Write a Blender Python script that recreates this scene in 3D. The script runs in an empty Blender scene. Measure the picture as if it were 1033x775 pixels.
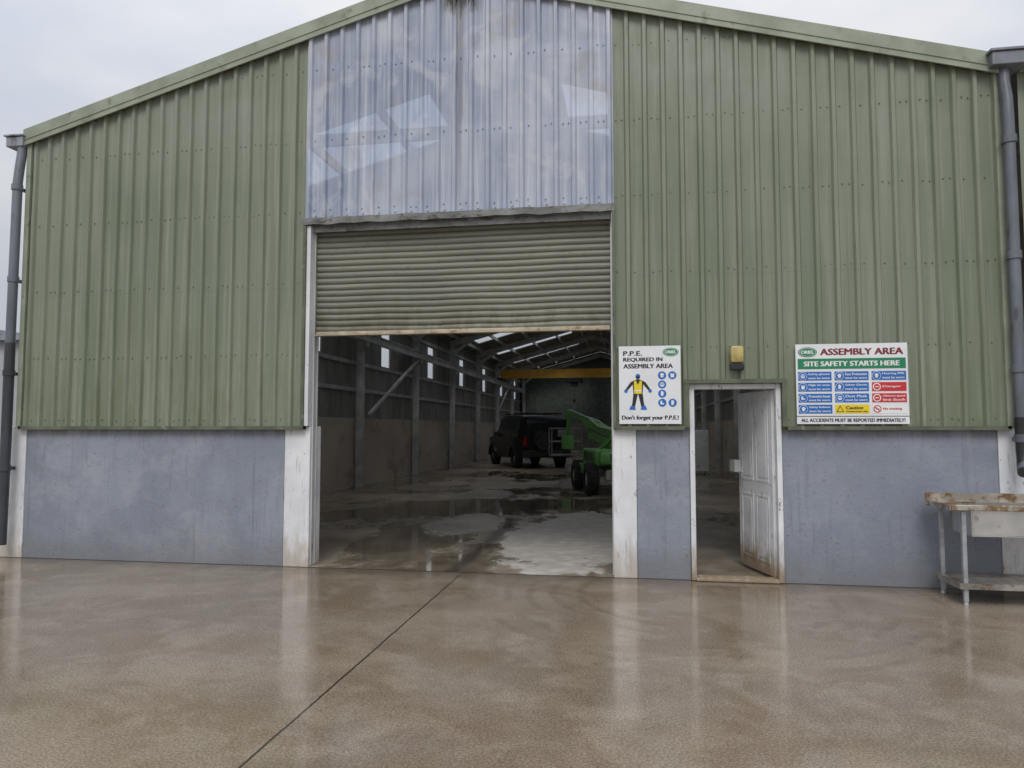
import bpy, bmesh, math, random
from mathutils import Vector, Matrix
random.seed(7)
S=bpy.context.scene
COL=S.collection
R=math.radians

# ------------------------------------------------------------------ materials
def newmat(name):
    m=bpy.data.materials.new(name); m.use_nodes=True
    nt=m.node_tree; b=nt.nodes['Principled BSDF']
    return m,nt,b
def N(nt,t,**k):
    n=nt.nodes.new(t)
    for a,v in k.items(): setattr(n,a,v)
    return n
def noise(nt,scale,stretch=(1,1,1),detail=4,rough=.6,dist=0,seed=0):
    tc=N(nt,'ShaderNodeTexCoord'); mp=N(nt,'ShaderNodeMapping')
    mp.inputs['Scale'].default_value=stretch
    mp.inputs['Location'].default_value=(seed*3.1,seed*1.7,seed*2.3)
    nt.links.new(tc.outputs['Object'],mp.inputs['Vector'])
    n=N(nt,'ShaderNodeTexNoise'); n.inputs['Scale'].default_value=scale
    n.inputs['Detail'].default_value=min(detail,4); n.inputs['Roughness'].default_value=rough
    n.inputs['Distortion'].default_value=dist
    nt.links.new(mp.outputs[0],n.inputs['Vector'])
    return n.outputs['Fac']
def ramp(nt,src,lo,hi,a=0.,b=1.):
    m=N(nt,'ShaderNodeMapRange'); m.clamp=True
    m.interpolation_type='SMOOTHSTEP'
    m.inputs[1].default_value=lo; m.inputs[2].default_value=hi
    m.inputs[3].default_value=a; m.inputs[4].default_value=b
    nt.links.new(src,m.inputs[0]); return m.outputs[0]
def val(nt,x,inp):
    if hasattr(x,'is_linked'): nt.links.new(x,inp)
    else: inp.default_value=x
def col(c): return (c[0],c[1],c[2],1)
def mix(nt,fac,a,b,mode='MIX'):
    m=N(nt,'ShaderNodeMix',data_type='RGBA',blend_type=mode)
    val(nt,fac,m.inputs[0])
    for x,i in ((a,6),(b,7)):
        if isinstance(x,tuple): m.inputs[i].default_value=col(x)
        else: nt.links.new(x,m.inputs[i])
    return m.outputs[2]
def mth(nt,op,a,b=0.0):
    m=N(nt,'ShaderNodeMath',operation=op)
    val(nt,a,m.inputs[0]); val(nt,b,m.inputs[1])
    return m.outputs[0]
def sep(nt):
    tc=N(nt,'ShaderNodeTexCoord'); s=N(nt,'ShaderNodeSeparateXYZ')
    nt.links.new(tc.outputs['Object'],s.inputs[0]); return s.outputs
def bump(nt,b,h,strength=.3,dist=.01):
    n=N(nt,'ShaderNodeBump'); n.inputs['Strength'].default_value=strength
    n.inputs['Distance'].default_value=dist
    nt.links.new(h,n.inputs['Height']); nt.links.new(n.outputs[0],b.inputs['Normal'])
def simple(name,c,rough=.6,metal=0,var=.25,ns=4,stretch=(1,1,1),dirt=None,dirtlo=.55,bmp=0,bs=40):
    m,nt,b=newmat(name)
    d=tuple(x*(1-var) for x in c); e=tuple(min(1,x*(1+var)) for x in c)
    cc=mix(nt,ramp(nt,noise(nt,ns,stretch,3),.3,.7),d,e)
    if dirt: cc=mix(nt,ramp(nt,noise(nt,ns*1.7,stretch,4,.7,seed=3),dirtlo,dirtlo+.15),cc,dirt)
    nt.links.new(cc,b.inputs['Base Color'])
    b.inputs['Metallic'].default_value=metal
    b.inputs['Roughness'].default_value=rough
    if bmp: bump(nt,b,noise(nt,bs,detail=2),bmp)
    return m

def cladding_mat(name):
    m,nt,b=newmat(name); s=sep(nt)
    base=mix(nt,ramp(nt,noise(nt,1.0,(1,1,.35),3),.3,.7),(.168,.200,.138),(.208,.238,.176))
    st=ramp(nt,noise(nt,3.0,(4,1,.12),4,.65,seed=2),.42,.72)
    base=mix(nt,mth(nt,'MULTIPLY',st,.85),base,(.275,.298,.238))
    fl=mth(nt,'FLOOR',mth(nt,'MULTIPLY',s[0],1.0))
    w=N(nt,'ShaderNodeTexWhiteNoise',noise_dimensions='1D'); nt.links.new(fl,w.inputs['W'])
    base=mix(nt,mth(nt,'MULTIPLY',w.outputs[0],.16),base,(.14,.17,.105))
    low=ramp(nt,s[2],1.6,3.4,1,0)
    mo=mth(nt,'MULTIPLY',low,ramp(nt,noise(nt,5,(1.5,1,.35),4,.7,seed=4),.42,.7))
    base=mix(nt,mth(nt,'MULTIPLY',mo,.42),base,(.14,.145,.065))
    dr=ramp(nt,noise(nt,2.2,(9,1,.10),4,.7,seed=7),.57,.74)
    base=mix(nt,mth(nt,'MULTIPLY',dr,.42),base,(.085,.10,.06))
    hi=mth(nt,'MULTIPLY',ramp(nt,s[2],3.4,6.0),ramp(nt,noise(nt,.7,(1,1,1),3,seed=17),.4,.65))
    base=mix(nt,mth(nt,'MULTIPLY',hi,.4),base,(.30,.32,.28))
    band=ramp(nt,mth(nt,'ABSOLUTE',mth(nt,'SUBTRACT',s[2],3.32)),0.0,.008,1,0)
    base=mix(nt,mth(nt,'MULTIPLY',band,.18),base,(.07,.085,.05))
    rs=ramp(nt,noise(nt,4,(6,1,.25),4,.75,seed=27),.68,.77)
    base=mix(nt,mth(nt,'MULTIPLY',rs,.45),base,(.17,.11,.055))
    nt.links.new(base,b.inputs['Base Color'])
    nt.links.new(ramp(nt,noise(nt,8,(2,1,.3),2),.3,.7,.34,.58),b.inputs['Roughness'])
    bump(nt,b,noise(nt,3,(2,1,.6),2),.25,.02)
    return m
M={}
M['clad']=cladding_mat('green_cladding')
M['cladin']=simple('cladding_inside',(.27,.27,.245),.7,0,.25,2,(1,1,.4))
M['trim']=simple('green_trim',(.27,.305,.235),.5,0,.15,3,dirt=(.17,.19,.13),dirtlo=.58)
M['trimdark']=simple('dark_green_trim',(.11,.125,.085),.6,0,.25,5,dirt=(.28,.27,.24),dirtlo=.62)
M['screw']=simple('screw_heads',(.20,.22,.17),.5,.2,.2,20)
def wallpaint():
    m,nt,b=newmat('blue_grey_painted_blockwork'); s=sep(nt)
    base=mix(nt,ramp(nt,noise(nt,1.2,(1,1,1),4,.65),.35,.68),(.215,.240,.300),(.275,.302,.36))
    base=mix(nt,mth(nt,'MULTIPLY',ramp(nt,noise(nt,.9,(1,1,1),4,.75,seed=9),.50,.66),.6),base,(.33,.345,.385))
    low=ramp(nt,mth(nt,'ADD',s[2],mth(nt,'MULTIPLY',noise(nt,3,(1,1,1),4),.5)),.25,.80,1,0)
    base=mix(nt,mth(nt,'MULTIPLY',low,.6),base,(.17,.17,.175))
    dr=ramp(nt,noise(nt,2.5,(5,1,.25),4,.7,seed=4),.54,.68)
    base=mix(nt,mth(nt,'MULTIPLY',dr,.5),base,(.15,.165,.19))
    chip=ramp(nt,noise(nt,26,(1,1,1),4,.75,seed=6),.63,.66)
    base=mix(nt,mth(nt,'MULTIPLY',chip,.8),base,(.13,.12,.11))
    chip2=ramp(nt,noise(nt,7,(1,1,1.4),4,.8,seed=16),.63,.66)
    base=mix(nt,mth(nt,'MULTIPLY',chip2,.7),base,(.22,.205,.17))
    chip3=ramp(nt,noise(nt,40,(1,1,1),4,.75,seed=46),.64,.67)
    base=mix(nt,mth(nt,'MULTIPLY',chip3,.6),base,(.42,.43,.46))
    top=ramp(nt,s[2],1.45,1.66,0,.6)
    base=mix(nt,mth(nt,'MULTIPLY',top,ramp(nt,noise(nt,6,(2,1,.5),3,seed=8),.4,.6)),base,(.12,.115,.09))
    nt.links.new(base,b.inputs['Base Color']); b.inputs['Roughness'].default_value=.55
    h=mth(nt,'ADD',noise(nt,1.6,(1,1,1),4,.7),mth(nt,'MULTIPLY',noise(nt,25,detail=1),.25))
    bump(nt,b,h,.6,.02); return m
M['wall']=wallpaint()
def whitepaint(name,dirtc=(.38,.30,.20),amt=.65):
    m,nt,b=newmat(name); s=sep(nt)
    base=mix(nt,ramp(nt,noise(nt,2,detail=2),.3,.7),(.64,.66,.69),(.78,.79,.81))
    low=ramp(nt,mth(nt,'ADD',s[2],mth(nt,'MULTIPLY',noise(nt,5,(2,1,.6),4),.9)),.45,.95,1,0)
    base=mix(nt,mth(nt,'MULTIPLY',low,amt),base,dirtc)
    dr=ramp(nt,noise(nt,5,(4,3,.4),4,.7,seed=4),.57,.68)
    base=mix(nt,mth(nt,'MULTIPLY',dr,.5),base,(.30,.28,.24))
    ru=ramp(nt,noise(nt,9,(2,2,.8),4,.75,seed=14),.62,.68)
    base=mix(nt,mth(nt,'MULTIPLY',ru,amt),base,(.22,.12,.05))
    nt.links.new(base,b.inputs['Base Color']); b.inputs['Roughness'].default_value=.55
    bump(nt,b,noise(nt,12,(1,1,1),3,.7),.3,.01); return m
M['white']=whitepaint('white_painted_blockwork')
M['doorwhite']=whitepaint('dirty_white_door',(.26,.17,.08),.9)
def poly():
    m,nt,b=newmat('weathered_translucent_sheet'); s=sep(nt)
    base=mix(nt,ramp(nt,noise(nt,.8,(1,1,.6),4,.6),.35,.65),(.30,.36,.50),(.52,.57,.68))
    st=ramp(nt,noise(nt,3,(5,1,.15),4,.7,seed=3),.45,.7)
    base=mix(nt,mth(nt,'MULTIPLY',st,.6),base,(.76,.78,.83))
    cl=ramp(nt,noise(nt,1.3,(1,1,1),4,.6,.8,seed=51),.50,.62)
    base=mix(nt,mth(nt,'MULTIPLY',cl,.5),base,(.72,.74,.78))
    br=ramp(nt,noise(nt,1.1,(1,1,1),4,.6,seed=11),.56,.70)
    base=mix(nt,mth(nt,'MULTIPLY',br,.5),base,(.44,.38,.34))
    ax=mth(nt,'ABSOLUTE',mth(nt,'ADD',s[0],mth(nt,'MULTIPLY',mth(nt,'SUBTRACT',noise(nt,4,(1,1,.4),3,seed=33),.5),.12)))
    sk=mth(nt,'MULTIPLY',ramp(nt,ax,.01,.06,1,0),ramp(nt,s[2],4.2,5.6,.12,.55))
    base=mix(nt,sk,base,(.22,.20,.18))
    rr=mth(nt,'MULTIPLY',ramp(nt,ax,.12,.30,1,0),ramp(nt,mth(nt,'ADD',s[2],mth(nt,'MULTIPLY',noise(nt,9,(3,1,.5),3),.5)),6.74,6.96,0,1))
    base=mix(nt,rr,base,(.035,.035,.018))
    nt.links.new(base,b.inputs['Base Color'])
    nt.links.new(ramp(nt,noise(nt,3,(2,1,.5),3,seed=6),.35,.65,.10,.26),b.inputs['Roughness'])
    b.inputs['IOR'].default_value=1.7
    tp=N(nt,'ShaderNodeBsdfTransparent'); tp.inputs[0].default_value=(.75,.83,.95,1)
    m2=N(nt,'ShaderNodeMixShader'); m2.inputs[0].default_value=.22
    nt.links.new(b.outputs[0],m2.inputs[1]); nt.links.new(tp.outputs[0],m2.inputs[2])
    nt.links.new(m2.outputs[0],nt.nodes['Material Output'].inputs[0])
    bump(nt,b,noise(nt,2.5,(2,1,.7),2,seed=8),.35,.025)
    return m
M['poly']=poly()
def translucent():
    m,nt,b=newmat('translucent_rooflight')
    tp=N(nt,'ShaderNodeBsdfTransparent'); tp.inputs[0].default_value=(.97,.98,1.0,1)
    m1=N(nt,'ShaderNodeMixShader'); m1.inputs[0].default_value=.88
    b.inputs['Base Color'].default_value=(.7,.72,.72,1)
    nt.links.new(b.outputs[0],m1.inputs[1]); nt.links.new(tp.outputs[0],m1.inputs[2])
    nt.links.new(m1.outputs[0],nt.nodes['Material Output'].inputs[0]); return m
M['rooflight']=translucent()
def shutter():
    m,nt,b=newmat('olive_shutter_slats'); s=sep(nt)
    base=mix(nt,ramp(nt,noise(nt,1.5,(.4,1,2),4,.6),.3,.7),(.165,.172,.135),(.22,.228,.185))
    st=ramp(nt,noise(nt,2.5,(.5,1,9),4,.7,seed=3),.5,.7)
    base=mix(nt,mth(nt,'MULTIPLY',st,.5),base,(.28,.28,.235))
    rust=ramp(nt,noise(nt,5,(1.5,1,3),4,.75,seed=5),.56,.70)
    base=mix(nt,mth(nt,'MULTIPLY',rust,.55),base,(.10,.08,.05))
    low=mth(nt,'MULTIPLY',ramp(nt,s[2],2.8,3.2,1,0),ramp(nt,noise(nt,4,(2,1,1),3,seed=9),.4,.65))
    base=mix(nt,mth(nt,'MULTIPLY',low,.5),base,(.11,.085,.05))
    nt.links.new(base,b.inputs['Base Color']); b.inputs['Roughness'].default_value=.5; return m
M['shutter']=shutter()
M['rail']=simple('rusty_pale_rail',(.46,.40,.30),.6,.1,.2,4,(1,1,1),dirt=(.26,.13,.05),dirtlo=.52)
M['galv']=simple('galvanised_steel',(.42,.44,.46),.45,.6,.2,6,dirt=(.25,.2,.15),dirtlo=.65)
M['flash']=simple('weathered_grey_flashing',(.24,.25,.25),.5,.2,.3,4,(1,1,2),dirt=(.10,.09,.07),dirtlo=.52)
M['jamb']=simple('pale_steel_jamb',(.55,.56,.56),.5,.1,.15,3,(1,1,.5),dirt=(.25,.2,.13),dirtlo=.6)
M['steel']=simple('grey_painted_steel',(.52,.53,.51),.55,.1,.2,3,dirt=(.25,.18,.12),dirtlo=.62)
M['pipe']=simple('dark_drainpipe',(.045,.05,.06),.4,.1,.3,3,(1,1,.3),dirt=(.025,.026,.028),dirtlo=.55)
M['pipemid']=simple('slate_grey_drainpipe',(.13,.145,.17),.4,.1,.25,3,(1,1,.3),dirt=(.07,.075,.08),dirtlo=.55)
M['pipelight']=simple('pale_grey_drainpipe',(.22,.24,.27),.45,.2,.3,3,(1,1,.3),dirt=(.11,.105,.10),dirtlo=.54)
M['black']=simple('black_plastic',(.02,.02,.022),.45,0,.2,5)
M['rubber']=simple('tyre_rubber',(.025,.024,.023),.8,0,.3,8,dirt=(.08,.07,.055),dirtlo=.55)
M['concwall']=simple('cast_concrete_wall',(.50,.44,.36),.8,0,.14,.5,(1,1,1.5),dirt=(.34,.29,.22),dirtlo=.52,bmp=.2,bs=12)
M['yellow']=simple('yellow_crane_paint',(.66,.36,.04),.45,0,.12,3)
M['lime']=simple('green_machine_paint',(.15,.42,.11),.4,0,.18,3,dirt=(.14,.17,.08),dirtlo=.58)
M['carpaint']=simple('black_car_paint',(.010,.011,.013),.25,0,.2,3)
M['glass']=simple('dark_glass',(.015,.018,.02),.06,0,.1,2)
M['redlens']=simple('red_tail_lamp',(.25,.01,.01),.2,0,.1,5)
M['rim']=simple('alloy_rim',(.25,.26,.27),.4,.7,.15,8)
M['inox']=simple('stained_stainless_steel',(.62,.62,.61),.24,.8,.12,4,(1,1,1),dirt=(.34,.27,.19),dirtlo=.58)
M['inoxtop']=simple('rust_stained_worktop',(.50,.46,.40),.30,.6,.2,4,(1,1,1),dirt=(.26,.16,.08),dirtlo=.45)
M['rustsh']=simple('stained_metal_shelf',(.34,.32,.29),.4,.6,.3,5,dirt=(.19,.13,.08),dirtlo=.52)
M['cream']=simple('yellowed_lamp_lens',(.46,.37,.14),.35,0,.2,12,dirt=(.2,.15,.08),dirtlo=.58)
M['signw']=simple('white_sign_board',(.76,.78,.80),.35,0,.05,3,dirt=(.6,.6,.58),dirtlo=.6)
M['ink']=simple('black_print',(.02,.02,.025),.4,0,.1,3)
M['sblue']=simple('blue_print',(.02,.15,.50),.4,0,.05,3)
M['sgreen']=simple('green_print',(.015,.22,.10),.4,0,.05,3)
M['sred']=simple('red_print',(.58,.03,.04),.4,0,.05,3)
M['syel']=simple('yellow_print',(.80,.62,.02),.4,0,.05,3)
M['swhite']=simple('white_print',(.80,.80,.80),.4,0,.03,3)
M['smaroon']=simple('maroon_print',(.20,.02,.03),.4,0,.05,3)
M['shed']=simple('pale_shed_sheet',(.38,.40,.43),.6,0,.1,1)
M['cabinet']=simple('pale_cabinet_paint',(.50,.52,.52),.5,0,.1,3,dirt=(.3,.26,.2),dirtlo=.6)
M['basket']=simple('grey_basket_tube',(.25,.27,.25),.5,.2,.2,5)

def yard():
    m,nt,b=newmat('wet_yard_concrete'); s=sep(nt)
    big=noise(nt,.45,(1,1,1),4,.6,.4)
    med=noise(nt,2.2,(1,1,1),4,.7,.3,seed=2)
    fine=noise(nt,70,(1,1,1),3,.85,seed=5)
    fine2=noise(nt,22,(1,1,1),3,.7,seed=15)
    base=mix(nt,ramp(nt,big,.33,.66),(.20,.148,.098),(.33,.26,.185))
    base=mix(nt,ramp(nt,med,.42,.66,0,.6),base,(.40,.335,.25))
    base=mix(nt,ramp(nt,noise(nt,1.1,(1,1,1),4,.7,.5,seed=12),.50,.62,0,.65),base,(.19,.125,.068))
    base=mix(nt,ramp(nt,fine,.36,.68),mix(nt,.50,base,(.06,.048,.035)),mix(nt,.28,base,(.60,.52,.42)))
    base=mix(nt,ramp(nt,fine2,.56,.72,0,.35),base,(.08,.065,.045))
    def arcs(cx,cy,r0,r1,freq,seed):
        dx=mth(nt,'SUBTRACT',s[0],cx); dy=mth(nt,'SUBTRACT',s[1],cy)
        d=mth(nt,'SQRT',mth(nt,'ADD',mth(nt,'MULTIPLY',dx,dx),mth(nt,'MULTIPLY',dy,dy)))
        d=mth(nt,'ADD',d,mth(nt,'MULTIPLY',noise(nt,1.5,detail=1,seed=seed),.12))
        w=ramp(nt,mth(nt,'SINE',mth(nt,'MULTIPLY',d,freq)),.0,.95)
        k=mth(nt,'MULTIPLY',ramp(nt,d,r0,r0+.15),ramp(nt,d,r1-.15,r1,1,0))
        k=mth(nt,'MULTIPLY',k,ramp(nt,noise(nt,1.3,detail=2,seed=seed+1),.42,.60))
        return mth(nt,'MULTIPLY',w,k)
    a=arcs(.7,-.7,1.1,2.5,26,20)
    base=mix(nt,mth(nt,'MULTIPLY',a,.30),base,(.11,.08,.05))
    we=ramp(nt,mth(nt,'ADD',s[1],mth(nt,'MULTIPLY',noise(nt,2.0,detail=3,seed=31),.6)),-.15,.26)
    base=mix(nt,mth(nt,'MULTIPLY',we,.55),base,(.07,.058,.042))
    jx=mth(nt,'ABSOLUTE',mth(nt,'ADD',mth(nt,'ADD',s[0],1.88),mth(nt,'MULTIPLY',mth(nt,'SUBTRACT',noise(nt,5,detail=2,seed=40),.5),.015)))
    j=ramp(nt,jx,.005,.011,1,0)
    base=mix(nt,mth(nt,'MULTIPLY',j,.9),base,(.025,.02,.016))
    nt.links.new(base,b.inputs['Base Color'])
    ro=ramp(nt,noise(nt,.9,(1,1,1),4,.65,.5,seed=8),.40,.64,.04,.20)
    ro=mth(nt,'ADD',ro,mth(nt,'MULTIPLY',fine2,.06))
    nt.links.new(ro,b.inputs['Roughness'])
    b.inputs['IOR'].default_value=1.62
    h=mth(nt,'ADD',mth(nt,'MULTIPLY',fine,.22),mth(nt,'MULTIPLY',fine2,.22))
    bump(nt,b,h,.16,.006)
    return m
M['yard']=yard()
def floor_in():
    m,nt,b=newmat('dirty_wet_shed_floor'); s=sep(nt)
    base=mix(nt,ramp(nt,noise(nt,.6,(1,1,1),4,.65),.35,.65),(.19,.155,.11),(.38,.325,.25))
    base=mix(nt,ramp(nt,noise(nt,3,(1,1,1),4,.7,seed=3),.45,.65,0,.55),base,(.12,.095,.065))
    nz=mth(nt,'MULTIPLY',mth(nt,'SUBTRACT',noise(nt,1.3,(1,.7,1),4,.7,.4,seed=6),.5),3.2)
    def blob(cx,cy,rx,ry,lo=.6,hi=1.25):
        dx=mth(nt,'DIVIDE',mth(nt,'SUBTRACT',s[0],cx),rx); dy=mth(nt,'DIVIDE',mth(nt,'SUBTRACT',s[1],cy),ry)
        d=mth(nt,'ADD',mth(nt,'MULTIPLY',dx,dx),mth(nt,'MULTIPLY',dy,dy))
        d=mth(nt,'ADD',d,nz)
        return ramp(nt,d,lo,hi,1,0)
    dry=mth(nt,'MAXIMUM',blob(-.85,3.0,1.0,2.9,.85,1.15),mth(nt,'MULTIPLY',blob(-2.8,4.0,.6,1.5),.7))
    base=mix(nt,dry,base,mix(nt,ramp(nt,noise(nt,5,detail=3,seed=4),.4,.7),(.46,.43,.38),(.62,.58,.53)))
    wet=mth(nt,'MAXIMUM',blob(-3.3,6.4,1.9,1.7),blob(-1.2,7.4,1.7,1.2))
    wet=mth(nt,'MAXIMUM',wet,blob(-3.1,2.2,.8,1.9))
    wet=mth(nt,'MAXIMUM',wet,ramp(nt,noise(nt,.5,(1,.6,1),4,.65,.3,seed=22),.50,.60))
    wet=mth(nt,'MULTIPLY',wet,mth(nt,'SUBTRACT',1.0,dry))
    base=mix(nt,mth(nt,'MULTIPLY',wet,.55),base,(.07,.055,.036))
    line=ramp(nt,mth(nt,'ABSOLUTE',mth(nt,'ADD',mth(nt,'ADD',s[0],1.95),mth(nt,'MULTIPLY',noise(nt,2,detail=2,seed=9),.1))),.03,.14,1,0)
    base=mix(nt,mth(nt,'MULTIPLY',line,.7),base,(.05,.042,.033))
    nt.links.new(base,b.inputs['Base Color'])
    ro=mth(nt,'SUBTRACT',.40,mth(nt,'MULTIPLY',wet,.35))
    ro=mth(nt,'ADD',ro,mth(nt,'MULTIPLY',dry,.02))
    nt.links.new(ro,b.inputs['Roughness'])
    b.inputs['IOR'].default_value=1.55
    return m
M['floor']=floor_in()

# ------------------------------------------------------------------ mesh builder
class Thing:
    def __init__(s,name,loc,label,category,rotz=0,group=None,scale=1):
        e=bpy.data.objects.new(name,None); e.location=loc; e.rotation_euler=(0,0,rotz); e.scale=(scale,)*3
        e.empty_display_size=.3; COL.objects.link(e)
        e['label']=label; e['category']=category
        if group: e['group']=group
        s.e=e; s.off=Vector(loc)
class MB:
    def __init__(s): s.v=[]; s.f=[]
    def add(s,vs,fs,mat=None):
        o=len(s.v)
        s.v+= [tuple((mat@Vector(v)) if mat else v) for v in vs]
        s.f+= [tuple(i+o for i in f) for f in fs]; return s
    def box(s,x0,x1,y0,y1,z0,z1,bev=0,mat=None):
        if x1<x0:x0,x1=x1,x0
        if y1<y0:y0,y1=y1,y0
        if z1<z0:z0,z1=z1,z0
        if bev<=0:
            vs=[(x,y,z) for x in(x0,x1) for y in(y0,y1) for z in(z0,z1)]
            fs=[(0,1,3,2),(4,6,7,5),(0,4,5,1),(2,3,7,6),(0,2,6,4),(1,5,7,3)]
            return s.add(vs,fs,mat)
        bm=bmesh.new(); bmesh.ops.create_cube(bm,size=1)
        for v in bm.verts:
            v.co=Vector(((x0+x1)/2+v.co.x*(x1-x0),(y0+y1)/2+v.co.y*(y1-y0),(z0+z1)/2+v.co.z*(z1-z0)))
        bmesh.ops.bevel(bm,geom=bm.edges[:],offset=bev,segments=2,affect='EDGES',profile=.5)
        bm.verts.index_update()
        s.add([v.co.copy() for v in bm.verts],[[v.index for v in f.verts] for f in bm.faces],mat); bm.free(); return s
    def cyl(s,p0,p1,r0,r1=None,seg=20,cap=True):
        r1=r0 if r1 is None else r1
        p0=Vector(p0);p1=Vector(p1);d=(p1-p0).normalized()
        a=d.orthogonal().normalized(); b=d.cross(a)
        vs=[];fs=[]
        for p,r in((p0,r0),(p1,r1)):
            for i in range(seg):
                t=2*math.pi*i/seg; vs.append(p+a*math.cos(t)*r+b*math.sin(t)*r)
        for i in range(seg): j=(i+1)%seg; fs.append((i,j,seg+j,seg+i))
        if cap: fs.append(tuple(range(seg))[::-1]); fs.append(tuple(range(seg,2*seg)))
        return s.add(vs,fs)
    def tube(s,pts,r,seg=14):
        pts=[Vector(p) for p in pts]; vs=[];fs=[]; a=None
        for k,p in enumerate(pts):
            d=(pts[min(k+1,len(pts)-1)]-pts[max(k-1,0)]).normalized()
            if a is None: a=d.orthogonal().normalized()
            a=(a-d*a.dot(d)).normalized(); b=d.cross(a)
            for i in range(seg):
                t=2*math.pi*i/seg; vs.append(p+a*math.cos(t)*r+b*math.sin(t)*r)
        for k in range(len(pts)-1):
            for i in range(seg):
                j=(i+1)%seg; fs.append((k*seg+i,k*seg+j,(k+1)*seg+j,(k+1)*seg+i))
        fs.append(tuple(range(seg))); n=(len(pts)-1)*seg; fs.append(tuple(range(n,n+seg)))
        return s.add(vs,fs)
    def beam(s,p0,p1,w,h,up=(0,0,1)):
        p0=Vector(p0);p1=Vector(p1);d=(p1-p0).normalized()
        side=d.cross(Vector(up)).normalized(); u=side.cross(d).normalized()
        vs=[p+side*sx*w/2+u*sz*h/2 for p in(p0,p1) for sx in(-1,1) for sz in(-1,1)]
        return s.add(vs,[(0,1,3,2),(4,6,7,5),(0,4,5,1),(2,3,7,6),(0,2,6,4),(1,5,7,3)])
    def prism(s,poly,y0,y1,mat=None):
        n=len(poly)
        vs=[(p[0],y0,p[1]) for p in poly]+[(p[0],y1,p[1]) for p in poly]
        fs=[tuple(range(n)),tuple(range(n,2*n))[::-1]]+[(i,(i+1)%n,n+(i+1)%n,n+i) for i in range(n)]
        return s.add(vs,fs,mat)
    def out(s,name,mat,parent=None,off=None,smooth=False,recalc=True,label=None,kind=None):
        off=Vector(off) if off is not None else Vector((0,0,0))
        me=bpy.data.meshes.new(name)
        me.from_pydata([tuple(Vector(v)-off) for v in s.v],[],[tuple(f) for f in s.f]); me.update()
        if recalc:
            bm=bmesh.new(); bm.from_mesh(me); bmesh.ops.recalc_face_normals(bm,faces=bm.faces[:]); bm.to_mesh(me); bm.free()
        me.materials.append(mat)
        if smooth:
            for p in me.polygons: p.use_smooth=True
            me.set_sharp_from_angle(angle=R(35))
        o=bpy.data.objects.new(name,me); COL.objects.link(o)
        if parent is not None: o.parent=parent
        if label:o['label']=label
        if kind:o['kind']=kind
        return o
    def islands(s):
        p=list(range(len(s.v)))
        def fd(a):
            while p[a]!=a: p[a]=p[p[a]]; a=p[a]
            return a
        for f in s.f:
            for i in f[1:]: p[fd(i)]=fd(f[0])
        g={}
        for f in s.f: g.setdefault(fd(f[0]),[]).append(f)
        res=[]
        for fs in g.values():
            ids=sorted({i for f in fs for i in f}); mp={a:b for b,a in enumerate(ids)}
            m=MB(); m.v=[s.v[i] for i in ids]; m.f=[tuple(mp[i] for i in f) for f in fs]; res.append(m)
        return res
def part(mb,name,mat,T,split=False,**k):
    if split:
        for i in mb.islands(): i.out(name,mat,T.e,T.off,**k)
        return None
    return mb.out(name,mat,T.e,T.off,**k)
def sub(mb,name,mat,T,par,split=False,**k):
    return mb.out(name,mat,par,T.off,**k)

# ------------------------------------------------------------------ dimensions
XL,XR=-7.66,3.82; XC=(XL+XR)/2; EAVE=5.34; SL=.275
OL,OR_=-3.745,-.175
ZC=1.655
def roofz(x): return EAVE+(XR-XL)/2*SL-abs(x-XC)*SL
DL,DR,DT=.653,1.613,2.12
DEPTH=42.0
PITCH=.2
prof=[(0,0),(.128,0),(.146,-.034),(.182,-.034),(.2,0)]
def py(x,ph=0):
    t=(x-ph)%PITCH
    for (a,b),(c,d) in zip(prof,prof[1:]):
        if a-1e-9<=t<=c+1e-9: return b+(d-b)*(t-a)/(c-a)
    return 0
def profxs(x0,x1,ph=0):
    xs={round(x0,5),round(x1,5)}
    k=math.floor((x0-ph)/PITCH)-1
    while ph+k*PITCH<x1+PITCH:
        for a,_ in prof:
            x=ph+k*PITCH+a
            if x0<x<x1: xs.add(round(x,5))
        k+=1
    return sorted(xs)
def clad_strip(mb,x0,x1,z0,top,y=-.035,ph=.05):
    xs=profxs(x0,x1,ph)
    nz=7; vs=[];fs=[]
    for x in xs:
        zt=top(x)
        for k in range(nz+1):
            z=z0+(zt-z0)*k/nz
            wv=.007*math.sin(x*1.7+z*2.3)*math.sin(z*1.9+x*.6) if 0<k else 0
            vs.append((x,y+py(x,ph)+wv-(.004*math.sin(x*9) if k==0 else 0),z))
    for i in range(len(xs)-1):
        for k in range(nz):
            a=i*(nz+1)+k; fs.append((a,a+nz+1,a+nz+2,a+1))
    mb.add(vs,fs)

# ------------------------------------------------------------------ ground & floor
g=MB(); n=400
g.add([(-n,-n,0),(n,-n,0),(n,n,0),(-n,n,0)],[(0,1,2,3)])
o=g.out('ground',M['yard']); o['kind']='structure'
f=MB(); f.add([(XL+.1,.0,.004),(XR-.1,.0,.004),(XR-.1,DEPTH,.004),(XL+.1,DEPTH,.004)],[(0,1,2,3)])
o=f.out('floor',M['floor']); o['kind']='structure'

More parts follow.
